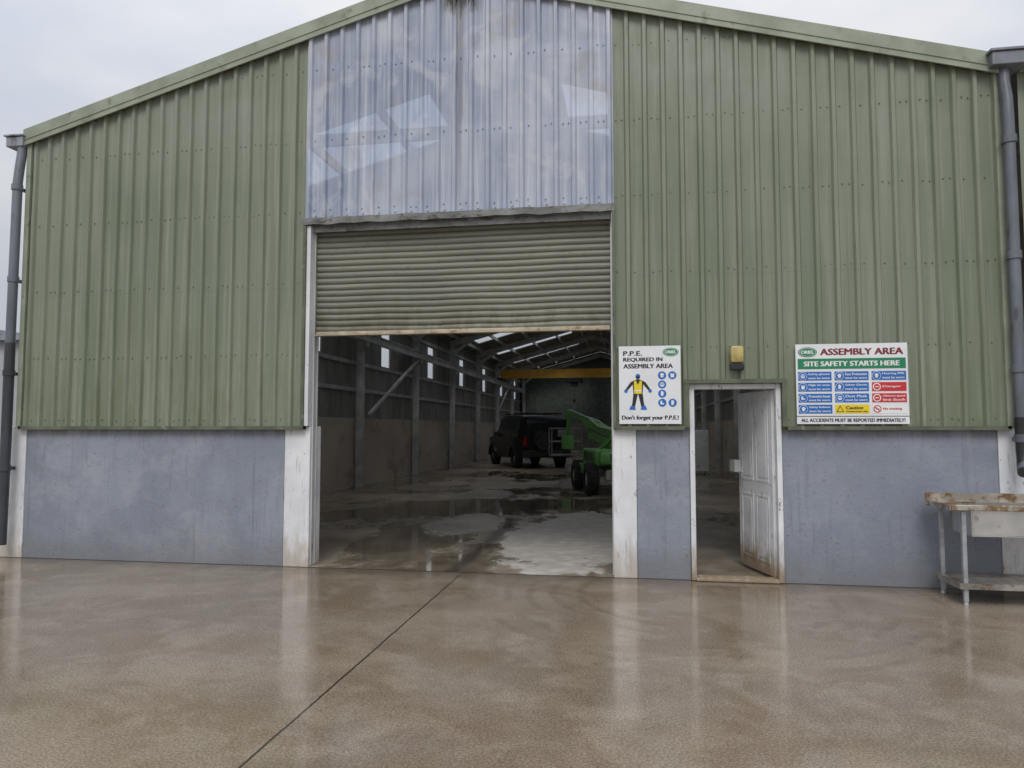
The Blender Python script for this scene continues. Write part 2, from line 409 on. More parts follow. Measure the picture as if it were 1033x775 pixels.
# ------------------------------------------------------------------ BARN
B=Thing('barn',(XC,0,0),'green corrugated steel barn with blue-grey blockwork base and half-raised roller shutter','barn')
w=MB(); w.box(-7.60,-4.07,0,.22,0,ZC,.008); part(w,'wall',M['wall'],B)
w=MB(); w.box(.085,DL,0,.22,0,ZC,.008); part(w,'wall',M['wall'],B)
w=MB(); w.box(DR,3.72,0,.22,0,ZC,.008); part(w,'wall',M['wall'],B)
for a,b in((-7.97,-7.603),(-4.067,OL),(OR_,.082),(3.723,4.12)):
    w=MB(); w.box(a,b,-.008,.30,0,ZC+ .004,.01); part(w,'pier',M['white'],B)
c=MB(); clad_strip(c,XL,-3.80,ZC-.02,roofz); part(c,'cladding',M['clad'],B,recalc=False,label='green cladding beside the shutter')
c=MB(); clad_strip(c,-.165,DL-.005,ZC-.02,roofz); part(c,'cladding',M['clad'],B,recalc=False)
c=MB(); clad_strip(c,DL-.005,DR+.005,DT+.01,roofz); part(c,'cladding',M['clad'],B,recalc=False,label='green cladding above the side door')
c=MB(); clad_strip(c,DR+.005,XR,ZC-.02,roofz); part(c,'cladding',M['clad'],B,recalc=False)
p=MB(); clad_strip(p,-3.83,-.14,4.14,roofz,y=-.060,ph=.05); part(p,'gable_rooflight',M['poly'],B,recalc=False,label='weathered bluish translucent sheeting above shutter')
r=MB()
for z in (4.22,5.15,6.05):
    h=(roofz(XC)-z)/SL
    r.box(max(XL+.05,XC-h+.1),min(XR-.05,XC+h-.1),.0,.07,z-.07,z+.07)
part(r,'sheeting_rail',M['galv'],B,split=True)
s=MB()
def screw(x,y,z,r=.009):
    s.cyl((x,y,z),(x,y-.008,z),r,r*.8,6)
for z in (1.74,2.52,3.38,4.25,5.12,6.0):
    for k in range(-60,60):
        x=.07+PITCH*k
        if x<XL+.02 or x>XR-.02: continue
        if z>roofz(x)-.05: continue
        if -3.83<x<-.14 and z<4.2: continue
        if DL-.02<x<DR and z<2.2: continue
        yy=-.063 if -3.83<x<-.16 else -.038
        screw(x+.02+random.uniform(-.006,.006),yy,z+random.uniform(-.012,.012))
        if random.random()<.35: screw(x+.085,yy,z+random.uniform(-.012,.012))
part(s,'fastener',M['screw'],B,kind='stuff')
s=MB()
for k in range(18): screw(-3.70+k*.2,-.064,4.19,.014)
part(s,'bright_fastener',M['galv'],B,kind='stuff')
t=MB()
for a,b in((XL,-3.80),(-.165,DL-.055),(DR+.05,XR)):
    t.prism([(a,ZC-.035),(b,ZC-.035),(b,ZC+.006),(a,ZC+.006)],-.085,-.004)
part(t,'drip_flashing',M['trimdark'],B,split=True)
t=MB(); N_=22; vs=[];fs=[]
for i in range(N_+1):
    x=-3.86+(3.73)*i/N_; dz=random.uniform(-.012,.012); dy=random.uniform(-.014,.006)
    vs+=[(x,-.10+dy,4.075+dz),(x,-.112+dy,4.15+dz*.4),(x,-.03,4.165)]
for i in range(N_):
    for k in(0,1): fs.append((3*i+k,3*i+3+k,3*i+4+k,3*i+1+k))
t.add(vs,fs); part(t,'shutter_flashing',M['flash'],B,recalc=False)
t=MB(); t.box(-3.84,-.14,-.02,.0,4.0,4.14); part(t,'shutter_hood',M['flash'],B)
t=MB(); t.box(XL-.03,XL+.035,-.085,.10,ZC-.02,EAVE); t.box(XR-.035,XR+.03,-.085,.10,ZC-.02,EAVE)
part(t,'corner_trim',M['trim'],B,split=True)
t=MB(); t.box(-3.835,-3.80,-.096,-.01,ZC-.02,4.14); t.box(-.165,-.135,-.096,-.01,ZC-.02,4.14)
part(t,'edge_trim',M['trimdark'],B,split=True)
for sgn in(-1,1):
    t=MB(); xe=XC+sgn*((XR-XL)/2+.06)
    za=roofz(XC); ze=roofz(xe)
    t.prism([(XC,za-.03),(xe,ze-.03),(xe,ze+.16),(XC,za+.16)],-.125,-.105)
    t.prism([(XC,za+.16),(xe,ze+.16),(xe,ze+.185),(XC,za+.185)],-.125,.12)
    t.prism([(XC,za+.035),(xe,ze+.035),(xe,ze+.05),(XC,za+.05)],-.134,-.1251)
    part(t,'bargeboard',M['trim'],B)
t=MB(); t.prism([(XC-.15,roofz(XC)-.09),(XC-.05,roofz(XC)-.14),(XC+.04,roofz(XC)-.10),(XC+.15,roofz(XC)-.12),(XC+.17,roofz(XC)+.2),(XC,roofz(XC)+.25),(XC-.17,roofz(XC)+.2)],-.15,-.136)
part(t,'ridge_cap',M['trimdark'],B)
# roller shutter
sh=MB(); zt,zb=4.12,2.80; npitch=18; ph=(zt-zb)/npitch
seg=6; vs=[];fs=[]; rows=[]
for k in range(npitch):
    for j in range(seg):
        a=j/seg; z=zt-(k+a)*ph
        d=-.018*math.sin(math.pi*a) if a>0 else .008
        rows.append((d,z))
rows.append((0,zb)); nx=12
for (d,z) in rows:
    for i in range(nx+1):
        x=OL+(OR_-OL)*i/nx
        sag=.014*math.sin(math.pi*i/nx)+.005*math.sin(i*1.7)
        vs.append((x,.10+d+.006*math.sin(x*2.1+z*5),z-sag*(zt-z)/(zt-zb)))
for r_ in range(len(rows)-1):
    for i in range(nx): a=r_*(nx+1)+i; fs.append((a,a+1,a+nx+2,a+nx+1))
sh.add(vs,fs)
curtain=part(sh,'roller_shutter',M['shutter'],B,recalc=False,label='half-raised olive roller shutter with dirty slats')
t=MB(); t.box(OL+.02,OR_-.02,.06,.13,2.765,2.80,.006); t.box(OL+.02,OR_-.02,.03,.13,2.75,2.762)
sub(t,'bottom_rail',M['rail'],B,curtain)
t=MB(); t.cyl((OL,.30,4.30),(OR_,.30,4.30),.17,seg=24); sub(t,'shutter_drum',M['shutter'],B,curtain,smooth=True)
for xa,xb in((OL-.003,OL+.012),(OR_-.012,OR_+.003)):
    t=MB(); t.box(xa,xb,.04,.055,0.02,4.0); t.box(xa,xb,.145,.16,.02,4.0); t.box(xa,xa+.004,.055,.145,.02,4.0)
    sub(t,'shutter_guide',M['jamb'],B,curtain)
t=MB(); t.box(-3.798,OL-.005,-.075,.16,ZC+.008,4.07,.004); part(t,'door_jamb',M['white'],B)
t=MB(); t.box(OR_+.004,-.166,-.075,.16,ZC+.008,4.07); part(t,'door_jamb',M['jamb'],B)
# pedestrian door
fr=MB(); fw=.055
fr.box(DL+.003,DL+fw,-.03,.14,0.006,DT,.004); fr.box(DR-fw,DR-.003,-.03,.14,.006,DT,.004)
fr.box(DL+fw+.001,DR-fw-.001,-.028,.138,DT-.055,DT-.002,.004)
fr.box(DL+fw,DR-fw,-.05,.14,.005,.035,.004)
doorf=part(fr,'door_frame',M['doorwhite'],B,label='dirty white steel door frame')
hd=MB(); hd.box(DL-.05,DR+.05,-.098,-.02,DT+.002,DT+.045); hd.box(DL-.045,DL-.002,-.095,-.01,ZC,DT); hd.box(DR+.002,DR+.045,-.095,-.01,ZC,DT)
part(hd,'door_flashing',M['trimdark'],B,split=True)
hx,hy=DR-fw-.005,.10; Wd=.84
ang=R(180-74)
Mt=Matrix.Translation((hx,hy,.04))@Matrix.Rotation(ang,4,'Z')
lf=MB(); lf.box(0,Wd,-.022,.022,0,2.01,.003,mat=Mt)
for (a,b) in((.09,.39),(.46,.76)):
    for (c_,d_) in((.12,.85),(1.0,1.9)):
        for sy in(-1,1):
            ya,yb=(.0225,.028) if sy>0 else (-.028,-.0225)
            lf.box(a,b,ya,yb,c_,c_+.02,mat=Mt); lf.box(a,b,ya,yb,d_-.02,d_,mat=Mt)
            lf.box(a,a+.02,ya,yb,c_+.02,d_-.02,mat=Mt); lf.box(b-.02,b,ya,yb,c_+.02,d_-.02,mat=Mt)
            lf.box(a+.05,b-.05,ya,yb,c_+.05,d_-.05,.002,mat=Mt)
leaf=part(lf,'door',M['doorwhite'],B,label='dirty white panelled door standing open inwards')
hn=MB()
for sy in(-1,1):
    ya,yb=(.0285,.036) if sy>0 else(-.036,-.0285)
    hn.box(Wd-.09,Wd-.03,ya,yb,.95,1.15,.002,mat=Mt)
    hn.box(Wd-.18,Wd-.05,sy*.06-.008,sy*.06+.008,1.07,1.09,.003,mat=Mt)
    hn.box(Wd-.065,Wd-.045,sy*.036,sy*.06,1.07,1.09,mat=Mt)
hn.box(Wd-.10,Wd+.05,.04,.12,1.08,1.22,.004,mat=Mt)
sub(hn,'handle',M['jamb'],B,leaf)
# gutters and downpipes
t=MB(); t.box(-7.94,-7.66-.035,-.16,.16,5.28,5.41,.01); t.box(-7.96,-7.685,-.18,.18,5.412,5.43); part(t,'gutter_end',M['pipelight'],B)
t=MB(); t.box(-7.93,-7.70,.16,DEPTH,5.30,5.41); part(t,'gutter',M['pipelight'],B)
xp=-7.755
t=MB(); t.tube([(xp,-.09,5.29),(xp,-.10,5.15),(xp,-.12,5.0),(xp,-.14,4.8),(xp,-.15,2.6)],.056)
for z in(4.7,3.5): t.cyl((xp,-.145,z),(xp,-.145,z+.07),.066); t.box(xp-.015,xp+.015,-.10,.0,z+.01,z+.05)
part(t,'downpipe',M['pipemid'],B,smooth=True,label='grey downpipe')
t=MB(); t.tube([(xp,-.15,2.72),(xp,-.15,1.5),(xp-.01,-.15,.18)],.060)
for z in(2.3,1.1): t.cyl((xp,-.15,z),(xp,-.15,z+.07),.070); t.box(xp-.015,xp+.015,-.10,.0,z+.01,z+.05)
part(t,'downpipe',M['pipe'],B,smooth=True,label='dark lower length of downpipe')
xp=3.87
t=MB(); t.box(3.72,4.36,-.22,.20,5.36,5.50,.01); t.box(3.70,4.38,-.24,.22,5.502,5.525); part(t,'gutter_end',M['pipelight'],B)
t=MB(); t.tube([(xp,-.10,5.37),(xp,-.11,5.20),(xp,-.15,5.02),(xp,-.16,4.8),(xp,-.16,1.42),(xp,-.17,1.33),(xp-.02,-.21,1.26),(xp-.04,-.26,1.22)],.055)
for z in(4.55,3.35,2.2,1.5): t.cyl((xp,-.16,z),(xp,-.16,z+.08),.068); t.box(xp-.015,xp+.015,-.11,.0,z+.01,z+.05)
part(t,'downpipe',M['pipemid'],B,smooth=True,label='slate grey downpipe')
t=MB(); t.tube([(xp,-.16,1.75),(xp,-.16,1.42),(xp,-.17,1.33),(xp-.02,-.21,1.25),(xp-.045,-.27,1.20)],.0585)
part(t,'downpipe_shoe',M['black'],B,smooth=True)
# side walls
NB=8; bay=(DEPTH-.3)/NB; ys=[.3+bay*i for i in range(NB+1)]
for sx,X0,X1 in((-1,XL,XL+.2),(1,XR-.2,XR)):
    t=MB(); t.box(X0,X1,.302,DEPTH,0,1.9); part(t,'side_wall',M['concwall'],B)
    t=MB(); q=MB()
    xa,xb=(XL+.0,XL+.04) if sx<0 else (XR-.04,XR)
    yc=.302
    for i in range(NB):
        m_=ys[i]+bay/2+.3
        t.box(xa,xb,yc,m_-.4,1.9,EAVE); t.box(xa,xb,m_-.4,m_+.4,1.9,3.55); t.box(xa,xb,m_-.4,m_+.4,4.75,EAVE)
        q.box(xa+.01,xb-.01,m_-.4,m_+.4,3.55,4.75); yc=m_+.4
    t.box(xa,xb,yc,DEPTH,1.9,EAVE)
    part(t,'side_cladding',M['cladin'],B); part(q,'side_window',M['rooflight'],B,split=True)
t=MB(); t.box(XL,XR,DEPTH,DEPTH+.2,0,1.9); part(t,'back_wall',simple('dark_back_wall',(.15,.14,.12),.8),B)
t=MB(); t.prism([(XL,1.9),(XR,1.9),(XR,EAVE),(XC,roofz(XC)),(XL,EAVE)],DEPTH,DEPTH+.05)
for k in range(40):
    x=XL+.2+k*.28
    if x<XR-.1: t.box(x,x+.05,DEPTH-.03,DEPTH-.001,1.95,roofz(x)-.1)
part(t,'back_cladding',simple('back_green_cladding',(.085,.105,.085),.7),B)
for sx in(-1,1):
    t=MB(); q=MB()
    xe=XC+sx*((XR-XL)/2+.05)
    xm1=XC+sx*1.0; xm2=XC+sx*5.0
    def slab(mb,xa,xb,ya,yb,th=.03,dz=.02):
        za,zb_=roofz(xa)+dz,roofz(xb)+dz
        mb.prism([(xa,za),(xb,zb_),(xb,zb_+th),(xa,za+th)],ya,yb)
    yc=-.09
    for i in range(NB):
        m_=ys[i]+bay/2; hw=.8
        slab(t,XC,xe,yc,m_-hw); slab(t,XC,xm1,m_-hw,m_+hw); slab(t,xm2,xe,m_-hw,m_+hw)
        slab(q,xm1,xm2,m_-hw,m_+hw,.01,.03); yc=m_+hw
    slab(t,XC,xe,yc,DEPTH+.1)
    part(t,'roof',M['cladin'],B); part(q,'rooflight',M['rooflight'],B,split=True)
for i,y in enumerate(ys[1:]):
    y=min(y,DEPTH-.15)
    t=MB()
    for xc_ in(XL+.34,XR-.34):
        t.box(xc_-.10,xc_+.10,y-.075,y-.060,0,5.0); t.box(xc_-.10,xc_+.10,y+.060,y+.075,0,5.0); t.box(xc_-.008,xc_+.008,y-.06,y+.06,0,5.0)
    for sx in(-1,1):
        xa=XC+sx*((XR-XL)/2-.24)
        t.beam((xa,y,roofz(xa)-.26),(XC,y,roofz(XC)-.26),.13,.24,(0,0,1))
        t.beam((xa,y,4.65),(xa-sx*1.0,y,roofz(xa-sx*1.0)-.3),.11,.14)
    part(t,'portal_frame',M['steel'],B)
t=MB()
for sx in(-1,1):
    for d in(.5,1.7,2.9,4.1,5.2):
        x=XC+sx*d; z=roofz(x)-.08
        t.box(x-.035,x+.035,.1,DEPTH-.02,z-.07,z+.07)
for X in(XL+.08,XR-.08):
    for z in(2.7,3.45,4.85): t.box(X-.035,X+.035,.31,DEPTH-.01,z-.05,z+.05)
part(t,'purlin',M['steel'],B,split=True)
t=MB()
t.beam((XL+.45,ys[2]+.4,2.0),(XL+.45,ys[3]-.1,4.0),.08,.08); t.beam((XL+.3,ys[6],2.3),(XL+.3,ys[7],4.6),.07,.07)
part(t,'wind_brace',M['jamb'],B,split=True)

# neighbouring barn
B2=Thing('barn',(10,0.05,0),'neighbouring green clad barn joined at the valley gutter','barn')
def roof2(x): return EAVE+(x-4.0)*SL if x<9.7 else EAVE+(15.4-x)*SL
c=MB(); clad_strip(c,4.05,15.4,ZC-.02,roof2,y=.0); part(c,'cladding',M['clad'],B2,recalc=False)
w=MB(); w.box(4.124,15.4,.05,.27,0,ZC); part(w,'wall',M['white'],B2)
t=MB(); t.prism([(4.05,roof2(4.05)-.02),(9.7,roof2(9.7)-.02),(15.4,roof2(15.4)-.02),(15.4,roof2(15.4)+.16),(9.7,roof2(9.7)+.16),(4.05,roof2(4.05)+.16)],-.06,-.04); part(t,'bargeboard',M['trim'],B2)
t=MB(); t.prism([(4.05,roof2(4.05)),(9.7,roof2(9.7)),(15.4,roof2(15.4)),(15.4,roof2(15.4)+.03),(9.7,roof2(9.7)+.03),(4.05,roof2(4.05)+.03)],.0,DEPTH); part(t,'roof',M['cladin'],B2)

B3=Thing('shed',(-18,8,0),'low pale grey sheeted shed across the yard','shed')
t=MB(); t.box(-24,-12.6,6,14,0,3.6); part(t,'wall',M['shed'],B3)
t=MB(); t.prism([(-24.2,3.6),(-12.4,3.6),(-18.3,4.5)],5.8,14.2); part(t,'roof',simple('grey_shed_roof',(.22,.24,.27),.6),B3)
t=MB(); t.box(-20,-17,5.96,5.998,0.02,2.8); part(t,'door',M['galv'],B3)

# ------------------------------------------------------------------ wall lamp
L=Thing('wall_lamp',(1.152,-.07,2.39),'yellowed bulkhead lamp with dark base on green cladding','lamp')
t=MB(); t.box(1.08,1.225,-.14,-.07,2.26,2.335,.012); t.box(1.11,1.195,-.07,-.04,2.28,2.5); part(t,'base',M['black'],L)
t=MB(); t.box(1.085,1.22,-.165,-.072,2.338,2.52,.025); part(t,'lens',M['cream'],L,smooth=True)

# ------------------------------------------------------------------ signs
def text_geo(body):
    cu=bpy.data.curves.new('t','FONT'); cu.body=body; cu.size=1; cu.resolution_u=3
    ob=bpy.data.objects.new('t',cu); COL.objects.link(ob)
    dg=bpy.context.evaluated_depsgraph_get(); dg.update()
    me=bpy.data.meshes.new_from_object(ob.evaluated_get(dg))
    vs=[v.co.copy() for v in me.vertices]; fs=[tuple(p.vertices) for p in me.polygons]
    bpy.data.objects.remove(ob); bpy.data.curves.remove(cu); bpy.data.meshes.remove(me)
    return vs,fs
class Sign:
    def __init__(s,name,x0,x1,z0,z1,yb,label):
        s.T=Thing(name,((x0+x1)/2,yb,z0),label,'sign'); s.x0,s.z0=x0,z0; s.W,s.H=x1-x0,z1-z0; s.y=yb-.006; s.p={}
        b=MB(); b.box(x0,x1,yb-.005,yb,z0,z1); part(b,'board',M['signw'],s.T)
    def g(s,k,m,l):
        if (k,m) not in s.p: s.p[(k,m)]=MB()
        return s.p[(k,m)], s.y-.0012*l
    def rect(s,u0,v0,u1,v1,m,l=0,k='panel'):
        b,y=s.g(k,m,l); b.add([(s.x0+u0,y,s.z0+v0),(s.x0+u1,y,s.z0+v0),(s.x0+u1,y,s.z0+v1),(s.x0+u0,y,s.z0+v1)],[(0,1,2,3)])
    def poly(s,pts,m,l=0,k='pictogram'):
        b,y=s.g(k,m,l); b.add([(s.x0+u,y,s.z0+v) for u,v in pts],[tuple(range(len(pts)))])
    def disc(s,u,v,r,m,l=0,k='pictogram',ry=None):
        ry=ry or r; s.poly([(u+r*math.cos(2*math.pi*i/28),v+ry*math.sin(2*math.pi*i/28)) for i in range(28)],m,l,k)
    def text(s,body,u,v,w,h,m,l=1,bold=.05,align='L',k='lettering'):
        vs,fs=text_geo(body); x0=min(p.x for p in vs);x1=max(p.x for p in vs);y0=min(p.y for p in vs);y1=max(p.y for p in vs)
        sx=w/(x1-x0); sy=h/(y1-y0)
        if align=='C': u=u-w/2
        b,y=s.g(k,m,l)
        nb=3 if bold else 1
        for q in range(nb):
            dx=(q-(nb-1)/2)*bold*h*.9; dz=(q-(nb-1)/2)*bold*h*.25
            b.add([(s.x0+u+dx+(p.x-x0)*sx,y-.00025*q,s.z0+v+dz+(p.y-y0)*sy) for p in vs],fs)
    def done(s):
        for (k,m),b in s.p.items(): part(b,k,M[m],s.T,recalc=False)
def logo(s,u,v,r,l=1):
    s.disc(u,v,r,'sgreen',l,'logo',ry=r*.55); s.disc(u,v,r*.90,'swhite',l+.5,'logo',ry=r*.47); s.disc(u,v,r*.86,'sgreen',l+1,'logo',ry=r*.43)
    s.text('ORIEL',u,v-r*.19,r*1.35,r*.38,'swhite',l+2,.07,'C','logo')
P=Sign('safety_sign',-.10,.565,1.685,2.54,-.083,'white protective equipment sign with worker pictogram on green cladding')
H=P.H
P.text('P.P.E.',.05,H-.105,.20,.05,'ink',bold=.07); P.text('REQUIRED IN',.05,H-.175,.42,.048,'ink',bold=.07); P.text('ASSEMBLY AREA',.05,H-.245,.53,.048,'ink',bold=.07)
logo(P,.56,H-.07,.085)
P.text("Don't forget your P.P.E.!",.03,.035,.605,.058,'ink',bold=.06)
cx=.205; k_=.90; b0=.155
def fy(v): return b0+(v-.16)*k_
def F(pts,m,l): P.poly([(cx+u*k_,fy(v)) for u,v in pts],m,l)
F([(-.075,.20),(-.040,.185),(0,.36),(.040,.185),(.075,.20),(.050,.40),(-.050,.40)],'ink',1)
F([(-.056,.37),(.056,.37),(.062,.46),(.058,.51),(.018,.53),(-.018,.53),(-.058,.51),(-.062,.46)],'ink',1.5)
F([(-.044,.355),(.044,.355),(.048,.505),(.026,.518),(0,.46),(-.026,.518),(-.048,.505)],'syel',2)
F([(-.044,.385),(.044,.385),(.044,.398),(-.044,.398)],'swhite',3)
for g_ in(-1,1):
    F([(g_*.052,.515),(g_*.058,.475),(g_*.125,.395),(g_*.148,.41),(g_*.09,.495)],'ink',1.2)
    P.disc(cx+g_*.145*k_,fy(.388),.019,'sblue',2)
    F([(g_*.030,.16),(g_*.105,.16),(g_*.100,.185),(g_*.080,.215),(g_*.038,.20)],'sblue',2)
P.disc(cx,fy(.56),.024,'ink',1); F([(-.034,.568)]+[(.029*math.cos(t),.568+.029*math.sin(t)) for t in [math.pi*(1-i/8) for i in range(9)]]+[(.034,.568)],'sblue',2)
def pict(s,u,v,r,kind,l=2):
    if kind==0:
        s.disc(u,v-.2*r,.36*r,'swhite',l); s.poly([(u-.55*r,v+.05*r),(u+.55*r,v+.05*r),(u+.38*r,v+.42*r),(u,v+.58*r),(u-.38*r,v+.42*r)],'swhite',l+1)
    elif kind==1:
        s.poly([(u-.5*r,v-.4*r),(u+.45*r,v-.4*r),(u+.4*r,v-.1*r),(u-.05*r,v),(u-.05*r,v+.5*r),(u-.45*r,v+.5*r)],'swhite',l)
    elif kind==2:
        s.poly([(u-.3*r,v-.55*r),(u+.25*r,v-.55*r),(u+.3*r,v),(u+.5*r,v+.3*r),(u+.25*r,v+.25*r),(u+.2*r,v+.6*r),(u-.3*r,v+.6*r),(u-.35*r,v)],'swhite',l)
    elif kind==3:
        s.disc(u,v,.55*r,'swhite',l); s.disc(u-.22*r,v+.1*r,.18*r,'sblue',l+1); s.disc(u+.22*r,v+.1*r,.18*r,'sblue',l+1)
    elif kind==4:
        s.poly([(u-.4*r,v-.55*r),(u+.4*r,v-.55*r),(u+.45*r,v+.45*r),(u+.15*r,v+.5*r),(u,v+.1*r),(u-.15*r,v+.5*r),(u-.45*r,v+.45*r)],'swhite',l)
for v,k in((.53,0),(.43,3),(.33,2),(.23,1)):
    P.disc(.465,v,.044,'sblue',1); pict(P,.465,v,.044,k)
for v,k in((.53,4),(.23,2)):
    P.disc(.575,v,.044,'sblue',1); pict(P,.575,v,.044,k)
P.done()
A=Sign('safety_sign',1.757,2.862,1.683,2.527,-.083,'wide assembly area site safety sign with blue and red panels')
W,H=A.W,A.H
logo(A,.12,H-.085,.095)
A.text('ASSEMBLY AREA',.25,H-.118,.81,.068,'smaroon',bold=.08)
A.rect(.02,H-.265,W-.02,H-.155,'sgreen',1); A.text('SITE SAFETY STARTS HERE',W/2,H-.236,.94,.052,'swhite',2,.08,'C')
A.text('ALL ACCIDENTS MUST BE REPORTED IMMEDIATELY!',W/2,.022,1.02,.036,'ink',2,.05,'C')
cells=[[('b','Safety glasses',3),('b','High vis vests',4),('b','Protective boots',1),('b','Safety helmets',0)],
       [('b','Face Protection',0),('b','Safety Gloves',2),('b','Dust Mask',3),('y','Caution',0)],
       [('b','Hearing PPE',0),('r','Danger',0),('r','Observe speed\nlimit 5km/h',0),('n','No smoking',0)]]
cw=(W-.10)/3; ch=(H-.285-.095)/4
for ci,cl in enumerate(cells):
    for ri,(t_,tx,k) in enumerate(cl):
        u=.02+ci*(cw+.03); v=H-.285-(ri+1)*ch+.014; hh=ch-.022
        bg={'b':'sblue','y':'syel','r':'sred','n':'swhite'}[t_]
        A.rect(u,v,u+cw,v+hh,bg,1)
        fg='ink' if t_ in'y' else ('sred' if t_=='n' else 'swhite')
        r=hh*.42; cu_,cv_=u+hh*.5,v+hh*.5
        if t_=='b':
            A.disc(cu_,cv_,r*1.10,'swhite',2); A.disc(cu_,cv_,r,'sblue',3); pict(A,cu_,cv_,r,k,4)
        elif t_=='y':
            A.poly([(cu_-r,cv_-r*.8),(cu_+r,cv_-r*.8),(cu_,cv_+r)],'ink',2); A.poly([(cu_-r*.7,cv_-r*.62),(cu_+r*.7,cv_-r*.62),(cu_,cv_+r*.62)],'syel',3)
        elif t_=='n':
            A.disc(cu_,cv_,r,'sred',2); A.disc(cu_,cv_,r*.74,'swhite',3); A.rect(cu_-r*.5,cv_-r*.08,cu_+r*.5,cv_+r*.08,'ink',4,'pictogram'); A.poly([(cu_-r*.6,cv_+r*.45),(cu_-r*.45,cv_+r*.6),(cu_+r*.6,cv_-r*.45),(cu_+r*.45,cv_-r*.6)],'sred',5)
        else:
            A.disc(cu_,cv_,r,'swhite',2); A.disc(cu_,cv_,r*.75,'sred',3); A.rect(cu_-r*.45,cv_-r*.12,cu_+r*.45,cv_+r*.12,'swhite',4,'pictogram')
        tw=cw-hh-.03
        if '\n' in tx:
            a,b=tx.split('\n'); A.text(a,u+hh+.01,v+hh*.56,tw,hh*.26,fg,3,.05); A.text(b,u+hh+.01,v+hh*.16,tw,hh*.26,fg,3,.05)
        elif t_=='b': A.text(tx,u+hh+.01,v+hh*.56,tw,hh*.28,fg,3,.05); A.text('must be worn',u+hh+.01,v+hh*.16,tw,hh*.24,fg,3,.05)
        elif t_=='y': A.text(tx,u+hh+.01,v+hh*.48,tw*.8,hh*.34,fg,3,.06); A.text('Construction site',u+hh+.01,v+hh*.15,tw,hh*.2,fg,3,.05)
        else: A.text(tx,u+hh+.01,v+hh*.36,tw*.85,hh*.28,fg,3,.06)
A.rect(.0,.078,W,.084,'ink',2)
A.done()

# ------------------------------------------------------------------ sink
K=Thing('sink_unit',(3.75,-.38,0),'stained stainless steel sink on tubular legs against the wall','sink')
X0,X1,Y0,Y1,ZT=2.96,4.62,-.72,-.17,.91
bx0,bx1,by0,by1=3.15,4.52,-.712,-.26
t=MB()
t.box(X0,bx0,Y0,Y1,ZT-.012,ZT); t.box(bx1,X1,Y0,Y1,ZT-.012,ZT); t.box(bx0,bx1,by1,Y1,ZT-.012,ZT)
t.box(X0,X1,Y0-.03,Y0-.001,ZT-.035,ZT+.018,.006); t.box(X0-.012,X0-.0005,Y0-.02,Y1,ZT-.035,ZT+.016,.003); t.box(X1+.0005,X1+.012,Y0-.006,Y1,ZT-.05,ZT+.014)
t.box(X0-.006,X1+.006,Y1+.001,Y1+.014,ZT-.05,ZT+.08)
for k in range(7): t.box(X0+.03,bx0-.03,Y0+.08+k*.055,Y0+.092+k*.055,ZT+.0005,ZT+.006)
part(t,'worktop',M['inoxtop'],K)
t=MB(); zb=.645
t.box(bx0-.012,bx0,by0-.004,by1+.004,zb,ZT-.013,.004); t.box(bx1,bx1+.012,by0,by1+.008,zb,ZT-.013)
t.box(bx0,bx1,by0-.004,by0+.006,zb,ZT-.036,.003); t.box(bx0,bx1,by1,by1+.008,zb,ZT-.013); t.box(bx0-.008,bx1+.008,by0-.002,by1+.004,zb-.01,zb-.0005)
t.cyl((3.9,-.45,zb-.012),(3.9,-.45,zb-.09),.03)
part(t,'basin',M['inox'],K)
for x in(3.08,4.56):
    for y in(-.685,-.20):
        t=MB(); t.box(x-.019,x+.019,y-.019,y+.019,.03,ZT-.045,.003); t.cyl((x,y,0.002),(x,y,.03),.024,.016,12); part(t,'leg',M['galv'],K)
t=MB(); t.box(3.02,4.60,-.72,-.16,.185,.20); t.box(3.02,4.60,-.724,-.7205,.15,.205); t.box(3.016,3.0195,-.72,-.16,.15,.205); part(t,'shelf',M['rustsh'],K)

# ------------------------------------------------------------------ overhead crane
C=Thing('overhead_crane',(XC,32,4.15),'yellow overhead crane girder spanning the barn','crane')
t=MB(); t.box(XL+.45,XR-.45,31.85,32.15,4.42,4.92,.01); part(t,'girder',M['yellow'],C)
t=MB(); t.box(XL+.40,XL+.60,31.2,32.8,4.28,4.42); t.box(XR-.60,XR-.40,31.2,32.8,4.28,4.42); part(t,'end_carriage',M['black'],C,split=True)
t=MB(); t.box(-3.5,-2.5,31.6,32.4,4.15,4.41,.02); t.box(-3.2,-2.8,31.7,32.3,3.95,4.16,.02); t.cyl((-3,32,3.95),(-3,32,3.2),.012); t.box(-3.08,-2.92,31.95,32.05,3.05,3.22,.02); part(t,'hoist',M['black'],C)
for X in(XL+.5,XR-.5):
    t=MB(); t.box(X-.07,X+.07,5.0,41.6,4.24,4.262); t.box(X-.07,X+.07,5.0,41.6,4.02,4.04); t.box(X-.01,X+.01,5.0,41.6,4.04,4.24)
    for y in ys[1:-1]: t.box(min(X,X+(-.06 if X<0 else .06))-.05,max(X,X+(-.06 if X<0 else .06))+.05,y-.06,y+.06,3.88,4.018)
    part(t,'runway_beam',M['jamb'],C)

